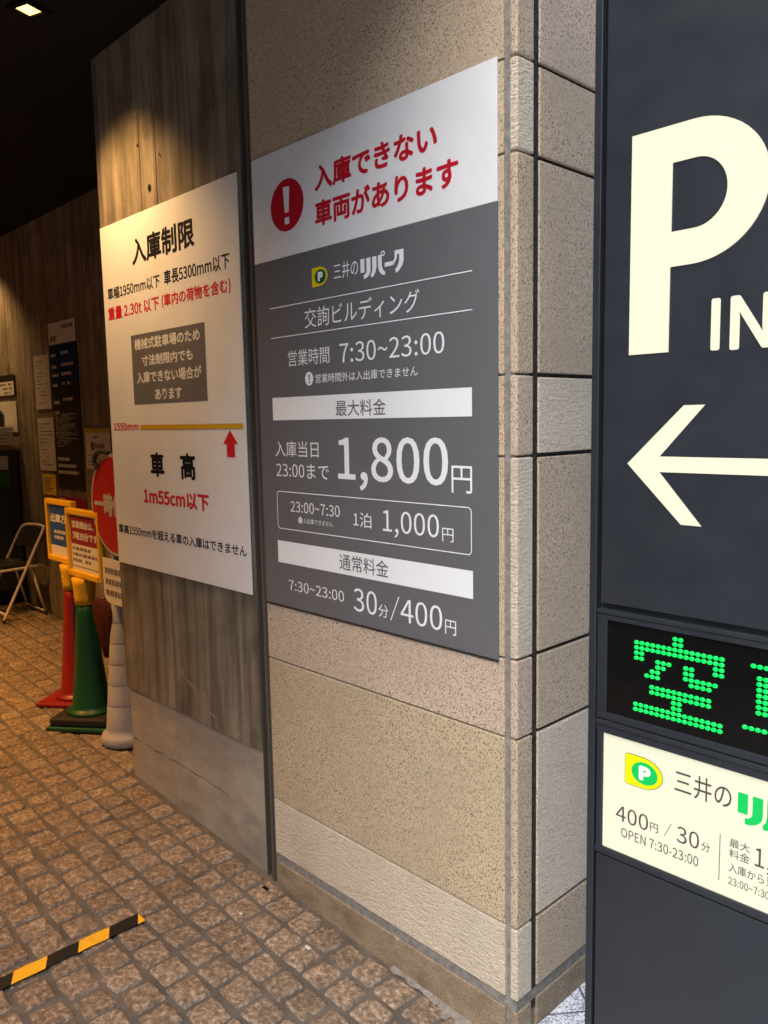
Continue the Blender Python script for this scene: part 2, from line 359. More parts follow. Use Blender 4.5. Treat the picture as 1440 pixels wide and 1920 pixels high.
def cobbles():
    pitch_x, pitch_y = .1045, .1075; G = 9
    xs = []; X0, X1, Y0, Y1 = -8.6, -.005, -5.2, .77
    ny = int((Y1-Y0)/pitch_y)+1
    cen = []
    for j in range(ny):
        y = .045 - (j-7)*pitch_y
        off = rng.uniform(0, pitch_x); x = X1-off
        while x > X0:
            wdt = pitch_x*rng.uniform(.90, 1.12)
            cx = x-wdt/2
            hid = (y > 0.02 and -2.06 < cx) 
            if Y0 < y < Y1 and not hid:
                cen.append((cx, y+rng.normal(0, .0025), wdt-.0085-rng.uniform(0, .004), pitch_y-.0095-rng.uniform(0, .004)))
            x -= wdt
    cen = np.array(cen); N = len(cen)
    t = np.linspace(-1, 1, G); t = np.sign(t)*np.abs(t)**.42
    gx, gy = np.meshgrid(t, t)
    p = 16.0
    nrm = (np.abs(gx)**p+np.abs(gy)**p)**(1/p); mx = np.maximum(np.abs(gx), np.abs(gy)); s = np.where(nrm > 0, mx/np.maximum(nrm, 1e-6), 1)
    ux, uy = gx*s, gy*s
    edge = np.clip((1-mx)/.07, 0, 1); prof = np.sqrt(1-(1-edge)**2)
    V = np.zeros((N, G, G, 3))
    skew = rng.normal(0, .03, (N, 1, 1)); skew2 = rng.normal(0, .025, (N, 1, 1)); rot = rng.normal(0, .022, (N, 1, 1))
    taper = rng.normal(0, .03, (N, 1, 1)); taper2 = rng.normal(0, .03, (N, 1, 1))
    lx = ux*(1+taper*uy)+skew*uy; ly = uy*(1+taper2*ux)+skew2*ux
    lx = lx*cen[:, 2, None, None]/2; ly = ly*cen[:, 3, None, None]/2
    # ragged edges
    ph = rng.uniform(0, 6.28, (N, 1, 1, 4)); lx = lx+.0010*np.sin(ph[..., 0]+uy*2.6)*np.sign(ux)*mx+.0007*np.sin(ph[..., 1]+uy*5)+rng.normal(0, .0006, (N, G, G)); ly = ly+.0010*np.sin(ph[..., 2]+ux*2.6)*np.sign(uy)*mx+.0007*np.sin(ph[..., 3]+ux*5)+rng.normal(0, .0006, (N, G, G))
    V[..., 0] = cen[:, 0, None, None]+lx-rot*ly; V[..., 1] = cen[:, 1, None, None]+ly+rot*lx
    top = .0032+rng.normal(0, .0014, (N, 1, 1)); tilt = rng.normal(0, .0016, (N, 1, 1))*ux+rng.normal(0, .0016, (N, 1, 1))*uy
    rough = rng.normal(0, .0007, (N, G, G))
    z = -.010+prof*(.010+top+tilt+rough)
    V[..., 2] = -SL*V[..., 0]+z
    idx = np.arange(N*G*G).reshape(N, G, G)
    Fq = np.stack([idx[:, :-1, :-1], idx[:, :-1, 1:], idx[:, 1:, 1:], idx[:, 1:, :-1]], -1).reshape(-1, 4)
    me = bpy.data.meshes.new('cobble_paving'); me.from_pydata(V.reshape(-1, 3).tolist(), [], Fq.tolist())
    me.polygons.foreach_set('use_smooth', np.ones(len(me.polygons), bool)); me.update()
    o = obj('cobble_paving', me, M['cobble']); o['kind'] = 'structure'
cobbles()
# grey cement smeared along the foot of the stone pier
bm = MB(); pts = []
xx = np.linspace(-.42, .02, 24)
row = []
for i, x in enumerate(xx):
    wd = .012+.085*max(0, (x+.30)/.32)**1.3+.006*math.sin(i*1.7)
    row.append((x, wd))
for (xa, wa), (xb, wb) in zip(row, row[1:]):
    a = [bm.bm.verts.new((xa, .006, gz(xa)+.014)), bm.bm.verts.new((xb, .006, gz(xb)+.014)), bm.bm.verts.new((xb, -wb, gz(xb)+.003)), bm.bm.verts.new((xa, -wa, gz(xa)+.003))]
    bm.bm.faces.new(a)
o = bm.build('cement_fillet', M['mortar']); o['kind'] = 'structure'

# ------------------------------------------------------------------ building shell
ZC = 3.11
b = MB().box(-9.2, .03, -3.95, .80, ZC, ZC+.25); o = b.build('ceiling', M['ceiling']); o['kind'] = 'structure'
t = thing('upper_facade', 'pale rendered upper storeys above the parking entrance', 'building', (0, 0, ZC+.25))
MB().box(-9.4, .034, -9.0, 6.0, 0.002, 7.0).build('wall', M['facade'], t)
MB().box(-.35, .034, -9.0, -3.9, -ZC-.25, 0).build('wall', M['facade'], t)

st = thing('unseen_street_block', 'plain unseen block added across the street to hide the low sky', 'building', (13.0, 0, -.05))
MB().box(0, 12, -45, 45, 0, 15).build('wall', M['dark_facade'], st)  # out-of-view block, added to cut low sky light on the upper walls
# board formed concrete faces: every plank is a strip of its own depth
def planks(bm, x0, x1, yf, z0, z1, wmin=.045, wmax=.10, dep=.05, amp=.003):
    x = x0
    while x < x1-1e-6:
        wd = min(random.uniform(wmin, wmax), x1-x)
        if x1-(x+wd) < .03: wd = x1-x
        off = random.uniform(0, amp)
        ch = .0007
        pts = [(x, yf+amp+.003), (x, yf+off+ch), (x+ch, yf+off), (x+wd-ch, yf+off), (x+wd, yf+off+ch), (x+wd, yf+amp+.003)]
        lo = [bm.bm.verts.new((px, py, z0)) for px, py in pts]; hi = [bm.bm.verts.new((px, py, z1)) for px, py in pts]
        for k in range(5): bm.bm.faces.new((lo[k], lo[k+1], hi[k+1], hi[k]))
        bm.bm.faces.new(lo); bm.bm.faces.new(hi[::-1])
        x += wd
CX0, CX1 = -2.085, -1.062
pier = thing('concrete_pier', 'board-formed concrete wall pier behind the white size limit sign', 'wall', (0, 0, 0))
b = MB(); planks(b, CX0, CX1, .0, .50, ZC-.003); b.build('board_face', M['board_concrete'], pier)
MB().box(CX0, CX1, .0072, .77, .50, ZC-.003).build('core', M['board_concrete'], pier)
b = MB().box(CX0+.008, CX1, .010, .77, -.05, .4985, .004); b.build('plinth', M['smooth_concrete'], pier)
b = MB()
for (x, z, l, a) in [(-1.58, .66, .07, -.5), (-1.53, .645, .06, -.6), (-1.49, .60, .03, -.9), (-1.60, .675, .03, -.2), (-1.40, .56, .05, -.3), (-1.22, .53, .04, -.2)]:
    b.poly(stroke([(x, z), (x+l*.5, z+l*.5*a+.003), (x+l, z+l*a)], [.001, .006, .001]), y=-.0014)
b.build('scuff_marks', M['smooth_concrete'], pier)
# crack along the plinth
pts = []
for i in range(34):
    x = -2.066+i*(.78/33); pts.append((x, .267+.003*math.sin(i*1.3)+random.uniform(-.002, .002)-(.012*max(0, (i-26)/7))))
wds = [max(.0006, (.0030+.0018*math.sin(i*.9))*(0 if i in (3, 4, 8) else 1)*(1-.5*i/33)) for i in range(34)]
b = MB(); b.poly(stroke(pts, wds), y=.0085); b.build('crack', M['sealant'], pier)
b = MB()
for (x, z, rr) in [(-1.655, 2.52, .012), (-1.98, 2.40, .008), (-1.73, 2.69, .006), (-1.57, 2.62, .005), (-1.40, 2.33, .006)]:
    b = MB(); b.poly([(x+rr*math.cos(k*.785), z+rr*1.2*math.sin(k*.785)) for k in range(8)], y=-.0012); b.build('tie_hole', M['slot'], pier)

back = thing('concrete_back_wall', 'dim board-formed concrete wall behind the cones and the folding chair', 'wall', (0, .78, 0))
b = MB(); planks(b, -9.2, -1.9, .0, .575, ZC-.003, .05, .12); b.build('board_face', M['board_concrete'], back)
MB().box(-9.2, -1.9, .008, .25, -.1, ZC-.003).build('core', M['board_concrete'], back)
MB().box(-9.2, -1.9, -.012, .0078, -.1, .5735, .003).build('plinth', M['board_concrete'], back)
far = thing('unseen_end_wall', 'unseen concrete wall added at the far end of the driveway to keep sky light out', 'wall', (-9.2, 0, 0))  # out of view, added so sky light does not leak into the interior
MB().box(-.2, 0, -3.9, .78, -.1, ZC).build('wall', M['board_concrete'], far)
side = thing('unseen_side_wall', 'unseen concrete wall opposite, placed to cut the daylight in the driveway', 'wall', (0, -3.7, 0))  # out of view, set close in to reduce daylight deep in the driveway
MB().box(-9.2, -.36, -.25, 0, -.1, ZC).build('wall', M['board_concrete'], side)

# ------------------------------------------------------------------ stone pier
sp = thing('stone_pier', 'tan granite clad pier at the corner carrying the grey parking tariff sign', 'pillar', (0, 0, 0))
J = [.155, .355, .855, 1.057, 1.552, 1.745, 2.245, 2.45, 3.105]
JW = .005
MB().box(-1.0, .024, .007, .77, .0, 3.104).build('mortar_core', M['mortar'], sp)
mats = [M['granite_tan'], M['granite_pink'], M['granite_yellow'], M['granite_rough']]
a_m = [3, 2, 1, 0, 0, 0, 0, 0]; c_m = [3, 2, 1, 3, 1, 0, 3, 0]; b_m = [0, 3, 0, 0, 3, 0, 0, 1]
b = MB()
for k in range(8):
    z0, z1 = J[k]+JW/2, J[k+1]-JW/2
    b.box(-.998, -.003, 0, .06, z0, z1, .0022, 2, a_m[k])
b.build('front_slabs', mats, sp)
b = MB()
for k in range(8):
    z0, z1 = J[k]+JW/2, J[k+1]-JW/2
    b.box(.0125, .035, .0015, .066, z0, z1, .005, 3, c_m[k])
b.build('corner_slabs', mats, sp)
b = MB()
for k in range(8):
    z0, z1 = J[k]+.004, J[k+1]-.004
    b.box(.0, .035, .0885, .77, z0+.0012, z1-.0012, .0025, 2, b_m[k])
b.build('street_slabs', mats, sp)
MB().box(.0242, .0298, .0662, .0883, .1, 3.1).build('joint_sealant', M['sealant'], sp)
b = MB(); b.box(.0242, .0264, .0902, .77, .15, 3.1); 
for k in range(8): pass
b.build('joint_sealant', M['sealant'], sp)
b = MB().box(-1.0, .030, .004, .768, .125, .1545); b.build('base_joint', M['mortar'], sp)
b = MB().box(-.998, -.003, .0, .05, -.06, .125, .003); b.box(.0125, .034, .0015, .066, -.06, .125, .004); b.box(.01, .034, .0885, .768, -.06, .125, .003)
b.build('base_course', M['granite_base'], sp)

# shutter guide rail in the gap between the piers
sr = thing('shutter_rail', 'brown steel shutter guide channel between concrete and granite', 'rail', (-1.03, 0, 0))
MB().box(-.031, .029, .05, .056, 0.03, 3.1).build('slot_back', M['slot'], sr)
b = MB(); b.box(.002, .0285, .004, .049, .03, 3.1, .003); b.box(.0065, .0185, -.0015, .005, .03, 3.1, .0018); b.box(-.0310, -.0275, .004, .049, .03, 3.1, .001)
b.build('rail', M['rail'], sr)

# ------------------------------------------------------------------ signs on the piers
def on(y, x, z):                       # a point measured on the wall plane, carried to the sign's face
    k = (y-CAMP.y)/(0-CAMP.y); return CAMP.x+(x-CAMP.x)*k, CAMP.z+(z-CAMP.z)*k
class Sign:
    def __init__(s, root, y): s.r = root; s.y = y
    def txt(s, t, x0, x1, z0, z1, mat, bold=0, dy=0.0006, name='lettering'):
        y = s.y-dy; a = on(y, x0, z0); c = on(y, x1, z1)
        return lettering(t, a[0], c[0], a[1], c[1], y, mat, s.r, bold, name)
    def pol(s, pts, mat, name, dy=.001, parent=None, polys=None):
        b_ = MB(); y = s.y-dy
        for q in ([pts] if polys is None else polys): b_.poly([on(y, *p) for p in q], y=y)
        return b_.build(name, mat, parent or s.r)
    def rect(s, x0, x1, z0, z1, mat, name, dy=.001): return s.pol([(x0, z0), (x1, z0), (x1, z1), (x0, z1)], mat, name, dy)

def emblem(sg, x0, x1, z0, z1, my, mg, mw, outline=None, dy=.001):
    w_, h = x1-x0, z1-z0; rx = h*.5*w_/h
    def D(e):
        return [(x0-e, z0-e+.05*h), (x0+.05*w_, z0-e)]+arc(x1-.55*w_, (z0+z1)/2, .55*w_+e, h/2+e, -90, 90, 22)+[(x0+.05*w_, z1+e), (x0-e, z1-.05*h)]
    if outline: sg.pol(D(.0012), outline, 'emblem_outline', dy)
    e = sg.pol(D(0), my, 'emblem', dy+.0006)
    cx, cz = x1-.47*w_, (z0+z1)/2; n = 56
    dsc = [(cx+(w_*.35+(.010*w_ if k % 2 else 0))*math.cos(2*math.pi*k/n), cz+(h*.36+(.010*h if k % 2 else 0))*math.sin(2*math.pi*k/n)) for k in range(n)]
    o1 = sg.pol(dsc, mg, 'emblem_disc', dy+.0012); o1.parent = e
    y = sg.y-dy-.0018; a = on(y, cx-.15*w_, cz-.24*h); c = on(y, cx+.17*w_, cz+.24*h)
    lettering('P', a[0], c[0], a[1], c[1], y, mw, e, .028, 'emblem_letter')
def logo_kana(sg, x0, x1, z0, z1, mat, dy=.001):
    def T(p): return (x0+p[0]*(x1-x0), z0+p[1]*(z1-z0))
    def q(pts): return [T(p) for p in pts]
    H = .86
    ps = [q([(0, .28), (.10, .28), (.10, H), (0, H)]),
          q([(.145, H), (.245, H), (.245, .34)]+[(.245-.17*(1-math.cos(R(a))), .34-.34*math.sin(R(a))) for a in range(15, 91, 15)]+[(.075, .17)]+[(.075+.07*math.sin(R(a)), .17+.17*(1-math.cos(R(a)))) for a in range(30, 91, 30)]),
          q([(.285, H), (.385, H), (.385, .40), (.36, .20), (.31, .03), (.255, .0), (.245, .12), (.28, .25), (.285, .42)]),
          q([(.42, H), (.505, H), (.51, .40), (.535, .22), (.585, .12), (.575, -.01), (.50, .04), (.445, .18), (.42, .40)]),
          q([(.575, .32), (.76, .32), (.76, .50), (.575, .50)]),
          q([(.80, .90), (1.0, .90), (1.0, .45), (.97, .25), (.90, .07), (.83, -.02), (.81, .13), (.87, .28), (.90, .45), (.905, .73), (.855, .73), (.845, .55), (.80, .42), (.775, .30), (.765, .48), (.80, .62)])]
    sg.pol(None, mat, 'lettering', dy, polys=ps)
    ring_o = arc(.535, .90, .05, .115, 0, 360, 20)[:-1]; ring_i = arc(.535, .90, .025, .058, 0, 360, 20)[:-1]
    b_ = MB(); y = sg.y-dy
    vo = [b_.bm.verts.new((*[on(y, *T(p))[0]], y, on(y, *T(p))[1])) for p in ring_o]; vi = [b_.bm.verts.new((on(y, *T(p))[0], y, on(y, *T(p))[1])) for p in ring_i]
    for k in range(20): b_.bm.faces.new((vo[k], vo[(k+1) % 20], vi[(k+1) % 20], vi[k]))
    b_.build('lettering', mat, sg.r)

def plate(root, x0, x1, z0, z1, yf, yb, mat, name='panel'):
    a = on(yf, x0, z0); c = on(yf, x1, z1)
    return MB().box(a[0], c[0], yf, yb, a[1], c[1], .0008, 1).build(name, mat, root)

# --- grey tariff sign on granite
ts = thing('tariff_sign', 'large grey and white parking tariff sign with red warning, mounted on granite', 'sign', (0, 0, 0))
YS = -.005; sg = Sign(ts, YS)
plate(ts, -.998, -.0215, 2.144, 2.461, YS, -.0004, M['white_panel'], 'white_panel')
plate(ts, -.998, -.0215, 1.048, 2.1433, YS+.0003, -.0004, M['grey_panel'], 'grey_panel')
b = MB(); b.box(-.024, -.0185, YS+.0016, -.0003, 1.043, 2.143); b.box(-.998, -.024, YS+.0016, -.0003, 1.043, 1.0478); b.build('edge_trim', M['edge'], ts)
sg.pol(arc(-.8205, 2.293, .0815, .076, 0, 360, 48)[:-1], M['red_ink'], 'warning_disc', .0008)
sg.pol(None, M['white_vinyl'], 'exclamation_mark', .0016, polys=[[(-.838, 2.348), (-.806, 2.345), (-.812, 2.271), (-.832, 2.272)], [(-.833, 2.258), (-.811, 2.257), (-.811, 2.237), (-.833, 2.238)]])
sg.txt('入庫できない', -.686, -.207, 2.302, 2.374, M['red_ink'], .012); sg.txt('車両があります', -.688, -.139, 2.203, 2.276, M['red_ink'], .012)
emblem(sg, -.710, -.638, 2.0355, 2.091, M['logo_yellow'], M['logo_green'], M['white_vinyl'])
sg.txt('三井の', -.611, -.507, 2.044, 2.089, M['white_vinyl'], -.004); logo_kana(sg, -.497, -.329, 2.030, 2.093, M['white_vinyl'])
W = M['white_vinyl']
sg.rect(-.925, -.098, 1.9965, 1.9992, W, 'rule'); sg.rect(-.923, -.098, 1.9047, 1.9074, W, 'rule')
sg.txt('交詢ビルディング', -.750, -.275, 1.921, 1.979, W); sg.txt('営業時間', -.838, -.640, 1.813, 1.861, W, -.004)
sg.txt('7:30~23:00', -.594, -.190, 1.809, 1.864, W, -.004)
def info(cx, cz, rx, rz):
    sg.pol(arc(cx, cz, rx, rz, 0, 360, 28)[:-1], W, 'info_disc', .0008)
    sg.pol(None, M['grey_ink'], 'exclamation_mark', .0016, polys=[[(cx-.17*rx, cz+.62*rz), (cx+.17*rx, cz+.62*rz), (cx+.13*rx, cz-.2*rz), (cx-.13*rx, cz-.2*rz)], [(cx-.15*rx, cz-.38*rz), (cx+.15*rx, cz-.38*rz), (cx+.15*rx, cz-.66*rz), (cx-.15*rx, cz-.66*rz)]])
info(-.737, 1.7715, .0195, .0205)
sg.txt('営業時間外は入出庫できません', -.707, -.284, 1.757, 1.783, W, -.002)
sg.rect(-.927, -.101, 1.649, 1.720, W, 'heading_bar', .0006); sg.txt('最大料金', -.618, -.407, 1.657, 1.703, M['grey_ink'], .002, .0010)
sg.txt('入庫当日', -.921, -.702, 1.534, 1.583, W, -.004); sg.txt('23:00まで', -.919, -.656, 1.469, 1.514, W, -.004)
sg.txt('1,800', -.614, -.181, 1.444, 1.597, W, .004); sg.txt('円', -.170, -.102, 1.457, 1.526, W)
def rrect(x0, x1, z0, z1, rr, lw):
    b_ = MB(); y = sg.y-.001; o_, i_ = [], []
    for L, (e, rad) in ((o_, (0, rr)), (i_, (lw, rr-lw))):
        for (cx, cz, a0) in ((x1-rr, z1-rr, 0), (x0+rr, z1-rr, 90), (x0+rr, z0+rr, 180), (x1-rr, z0+rr, 270)): L += arc(cx, cz, rad, rad, a0, a0+90, 6)
    vo = [b_.bm.verts.new((on(y, *p)[0], y, on(y, *p)[1])) for p in o_]; vi = [b_.bm.verts.new((on(y, *p)[0], y, on(y, *p)[1])) for p in i_]; n = len(vo)
    for k in range(n): b_.bm.faces.new((vo[k], vo[(k+1) % n], vi[(k+1) % n], vi[k]))
    b_.build('outline_box', W, ts)
rrect(-.921, -.104, 1.301, 1.4235, .013, .0027)
sg.txt('23:00~7:30', -.850, -.611, 1.360, 1.394, W, -.004); info(-.8015, 1.3365, .0105, .0105); sg.txt('入出庫できません', -.786, -.644, 1.328, 1.344, W, 0)
sg.txt('1泊', -.551, -.474, 1.338, 1.381, W, -.002); sg.txt('1,000', -.427, -.215, 1.321, 1.396, W, 0); sg.txt('円', -.204, -.165, 1.328, 1.364, W)
sg.rect(-.925, -.101, 1.190, 1.262, W, 'heading_bar', .0006); sg.txt('通常料金', -.618, -.408, 1.203, 1.252, M['grey_ink'], .002, .0010)
sg.txt('7:30~23:00', -.872, -.601, 1.105, 1.138, W, -.004); sg.txt('30', -.558, -.458, 1.087, 1.156, W, -.002); sg.txt('分', -.452, -.411, 1.087, 1.124, W, 0)
sg.pol(stroke([(-.402, 1.084), (-.368, 1.156)], .0035), W, 'slash'); sg.txt('400', -.362, -.207, 1.087, 1.154, W, -.002); sg.txt('円', -.197, -.159, 1.083, 1.122, W)

# --- white size limit sign on concrete
ls = thing('limit_sign', 'white vehicle size limit sign with black and red lettering on concrete', 'sign', (0, 0, 0))
YL = -.006; sg = Sign(ls, YL); K = M['black_ink']; RD = M['red_ink2']
plate(ls, -2.09, -1.083, 1.055, 2.449, YL, -.0016, M['white_panel'], 'panel')
sg.txt('入庫制限', -1.822, -1.356, 2.261, 2.362, K, .010)
sg.txt('車幅1950mm以下', -2.052, -1.613, 2.155, 2.203, K, .006); sg.txt('車長5300mm以下', -1.581, -1.141, 2.155, 2.208, K, .006)
sg.txt('重量 2.30t 以下', -2.056, -1.627, 2.073, 2.125, RD, .008); sg.txt('(車内の荷物を含む)', -1.606, -1.141, 2.073, 2.125, RD, .008)
sg.rect(-1.868, -1.314, 1.7235, 1.996, M['box_grey'], 'grey_box', .0006)
LP = M['white_panel']
for t_, x0, x1, z0, z1 in (('機械式駐車場のため', -1.841, -1.349, 1.936, 1.980), ('寸法制限内でも', -1.786, -1.402, 1.871, 1.913), ('入庫できない場合が', -1.834, -1.347, 1.805, 1.850), ('あります', -1.693, -1.491, 1.737, 1.780)):
    sg.txt(t_, x0, x1, z0, z1, LP, .008, .0010)
sg.txt('1550mm', -2.063, -1.843, 1.620, 1.651, RD, .010); sg.rect(-1.827, -1.099, 1.623, 1.641, M['ochre_ink'], 'height_line')
sg.pol([(-1.180, 1.619), (-1.226, 1.571), (-1.204, 1.571), (-1.204, 1.526), (-1.155, 1.526), (-1.155, 1.571), (-1.134, 1.571)], RD, 'up_arrow')
sg.txt('車', -1.760, -1.650, 1.436, 1.534, K, .012); sg.txt('高', -1.527, -1.418, 1.435, 1.535, K, .012)
sg.txt('1m55cm以下', -1.831, -1.335, 1.324, 1.388, RD, .014); sg.txt('車高1550mmを超える車の入庫はできません', -2.072, -1.106, 1.184, 1.224, K, .006)

# ------------------------------------------------------------------ pylon sign
YP = -.18
py = thing('parking_pylon', 'dark blue-grey parking pylon with lit cream P, arrow and green display', 'sign', (.63, -.10, .045))
def PY(b_, name, mat, parent=None):
    o_ = b_.build(name, mat, parent or py)
    if (parent or py) is py: o_.data.transform(Matrix.Translation((-.63, .10, -.045)))
    return o_
def pyl(o_): o_.data.transform(Matrix.Translation((-.63, .10, -.045))); return o_
XL, XR = .347, .913; ZT = 3.0
PY(MB().box(XL+.004, XR-.004, -.166, -.02, .05, ZT-.01), 'body', M['pylon'])
b = MB(); b.box(XL, .3625, YP-.004, -.018, .045, ZT, .0015); b.box(XR-.0155, XR, YP-.004, -.018, .045, ZT, .0015); b.box(.3627, XR-.0157, YP-.004, -.018, ZT-.02, ZT, .0015); b.box(.3627, XR-.0157, YP-.003, -.018, .045, .075, .0015)
PY(b, 'frame', M['pylon'])
b = MB(); b.box(.3695, XR-.0225, YP, -.165, 1.2855, ZT-.024, .002); PY(b, 'upper_panel', M['pylon'])
b = MB(); b.box(.366, XR-.019, YP, -.165, .08, .772, .002); PY(b, 'lower_panel', M['pylon'])
b = MB()
for z0, z1, e in ((1.2655, 1.2745, .003), (1.2535, 1.2650, .0005), (1.0545, 1.0690, .0005), (1.0430, 1.0525, .003), (1.0262, 1.0425, 0), (.7755, .7885, .001)):
    b.box(.3635, XR-.0165, YP-e, -.165, z0, z1, .0012)
b.box(.3640, .3845, YP-.0005, -.165, 1.0692, 1.2533, .0012); b.box(XR-.0375, XR-.0170, YP-.0005, -.165, 1.0692, 1.2533, .0012)
b.box(.3655, .3775, YP-.0005, -.165, .7887, 1.0260, .0012); b.box(XR-.0305, XR-.0185, YP-.0005, -.165, .7887, 1.0260, .0012)
PY(b, 'display_frame', M['pylon'])
b = MB(); b.box(.3847, XR-.0377, YP+.0035, YP+.007, 1.0692, 1.2533); led = PY(b, 'display_glass', M['led_glass'])
def dots(rows, cx0, name):
    b_ = MB(); px, pz = .01075, .0100
    for rI, row in enumerate(rows):
        for cI, ch in enumerate(row):
            if ch != '#': continue
            x = cx0+cI*px; z = 1.2405-rI*pz
            n = 10; rings = []
            for rad, dy in ((.0049, 0), (.0044, .0018), (.0024, .0030)):
                rings.append([b_.bm.verts.new((x+rad*1.03*math.cos(2*math.pi*k/n), YP+.0034-dy, z+rad*.84*math.sin(2*math.pi*k/n))) for k in range(n)])
            for a_, c_ in zip(rings, rings[1:]):
                for k in range(n):
                    fc = b_.bm.faces.new((a_[k], a_[(k+1) % n], c_[(k+1) % n], c_[k])); fc.smooth = True
            b_.bm.faces.new(rings[-1])
    return PY(b_, name, M['led_on'])
KAN = ['.......##.......', '.......##.......', '################', '################', '##............##', '##..###.##....##', '....##..##......', '...##...######..', '..###....####...',
       '................', '...###########..', '...###########..', '.......##.......', '.......##.......', '################', '################']
SHA = ['.......##.......', '.......##.......', '.##############.', '.......##.......', '..############..', '..##...##...##..', '..##...##...##..', '..############..', '..##...##...##..',
       '..##...##...##..', '..############..', '.......##.......', '.......##.......', '################', '.......##.......', '.......##.......']
KAN[5] = '##..###.......##'; KAN[5] = '##..###..##...##'; KAN[4] = '##............##'; KAN[6] = '....##...##.....'; KAN[7] = '...##....######.'; KAN[8] = '..###.....####..'
dots(KAN, .4455, 'lit_character'); dots(SHA, .6495, 'lit_character')
b = MB(); b.box(.3780, XR-.0310, YP+.004, -.165, .7890, 1.0258); cp = PY(b, 'price_panel', M['lit_panel'])
b = MB(); b.box(.3776, .3790, YP+.002, YP+.004, .789, 1.0255); b.box(.379, XR-.031, YP+.002, YP+.004, .7886, .7905); PY(b, 'panel_edge', M['steel'])
# letters
P_out = [(.4227, 1.7535), (.4227, 2.1335), (.535, 2.1335)]+arc(.535, 2.016, .1265, .1175, 90, -90, 28)+[(.498, 1.8985), (.498, 1.7535)]
P_in = [(.4987, 1.957), (.4987, 2.0715)]+arc(.54, 2.0143, .0545, .0572, 90, -90, 22)
def p_letter():
    b_ = MB(); y0, y1 = YP-.0005, YP-.0022
    o_ = [b_.bm.verts.new((p[0], y1, p[1])) for p in P_out]; i_ = [b_.bm.verts.new((p[0], y1, p[1])) for p in P_in]
    es = [b_.bm.edges.new((L[k], L[(k+1) % len(L)])) for L in (o_, i_) for k in range(len(L))]
    r_ = bmesh.ops.triangle_fill(b_.bm, use_beauty=True, edges=es, use_dissolve=False)
    for L in (P_out, P_in):
        a_ = [b_.bm.verts.new((p[0], y1, p[1])) for p in L]; c_ = [b_.bm.verts.new((p[0], y0+.0004, p[1])) for p in L]; n = len(L)
        for k in range(n): b_.bm.faces.new((a_[k], a_[(k+1) % n], c_[(k+1) % n], c_[k]))
    return PY(b_, 'letter_p', M['lit_cream'])
p_letter()
pyl(lettering('I', .5730, .5885, 1.7505, 1.8360, YP-.0015, M['lit_cream'], py, .008)); pyl(lettering('N', .6050, .6730, 1.7490, 1.8365, YP-.0015, M['lit_cream'], py, .008))
b = MB(); zc = 1.5563
b.poly([(.4229, zc), (.5290, 1.6605), (.5669, 1.6605), (.4860, 1.5705), (.835, 1.5705), (.835, 1.5430), (.4863, 1.5425), (.5661, 1.4505), (.5286, 1.4505)], y=YP-.0015)
PY(b, 'arrow', M['lit_cream'])
b = MB(); b.poly(stroke([(.427, 2.382), (.455, 2.405), (.51, 2.46)], [.003, .02, .03]), y=YP-.0015); PY(b, 'lettering', M['lit_cream'])
class PSign(Sign):
    pass
ysurf = YP+.004
def ptxt(t_, x0, x1, z0, z1, bold=0, mat=None): return pyl(lettering(t_, x0, x1, z0, z1, ysurf-.0012, mat or M['panel_ink'], py, bold))
_on = on
def on(y, x, z): return x, z
psg = Sign(py, ysurf)
before = set(COL.objects)
emblem(psg, .427, .5025, .9385, .9985, M['panel_yellow'], M['panel_green'], M['lit_white'], M['panel_outline'])
logo_kana(psg, .642, .815, .937, 1.0005, M['panel_green'])
b = MB(); b.poly([(.6125, .8155), (.6138, .8155), (.6138, .903), (.6125, .903)], y=ysurf-.001); b.build('divider', M['panel_ink'], py)
for o in set(COL.objects)-before: o.data.transform(Matrix.Translation((-.63, .10, -.045)))
on = _on
ptxt('三井の', .527, .631, .953, .998, -.013)
ptxt('400', .408, .476, .856, .8875, -.006); ptxt('円', .480, .496, .8595, .8765, -.006); b = MB(); b.poly(stroke([(.509, .8605), (.522, .8875)], .0011), y=ysurf-.001); PY(b, 'slash', M['panel_ink'])
ptxt('30', .533, .5755, .858, .8895, -.006); ptxt('分', .580, .596, .860, .877, -.006); ptxt('OPEN 7:30-23:00', .420, .575, .825, .844, -.02)
ptxt('最大', .630, .6655, .887, .9025, -.004); ptxt('料金', .630, .6655, .867, .8835, -.004); ptxt('1,800', .674, .765, .860, .903, .0); ptxt('円', .770, .787, .867, .884, -.004)
ptxt('入庫から当日', .630, .722, .840, .8575, -.014); ptxt('23:00~7:30', .630, .700, .8165, .8305, -.016)

# ------------------------------------------------------------------ floor tape
tp = thing('hazard_tape', 'worn yellow and black striped tape stuck across the cobbles', 'tape', (-1.1325, 0, 0))
yy = [-.389-.0975*k for k in range(0, 50)]
by, bk_ = MB(), MB()
def tape_quad(b_, y0, y1, lo=None):
    n = 5
    for i in range(n):
        for j in range(2):
            def pt(a, c):
                xx_ = -.0250+.05*c; sk = -.0255*c+.0
                y_ = y0+(y1-y0)*a+sk
                if lo is not None: y_ = min(y_, lo)
                return (xx_, y_, gz(-1.1325+xx_)+.0085+.0008*math.sin(y_*61+c*2))
            vs = [b_.bm.verts.new(pt(a, c)) for a, c in ((i/n, j/2), (i/n, (j+1)/2), ((i+1)/n, (j+1)/2), ((i+1)/n, j/2))]
            try: b_.bm.faces.new(vs)
            except Exception: pass
for k in range(45):
    y0 = -.440-.0975*(k-1); y1 = y0-.0975
    q0 = len(by.bm.faces); tape_quad(by, y0, y1, -.440); by.bm.faces.ensure_lookup_table()
    for q in range(q0, len(by.bm.faces)): by.bm.faces[q].material_index = k % 2
bmesh.ops.remove_doubles(by.bm, verts=by.bm.verts, dist=1e-5); bk_.bm.free()
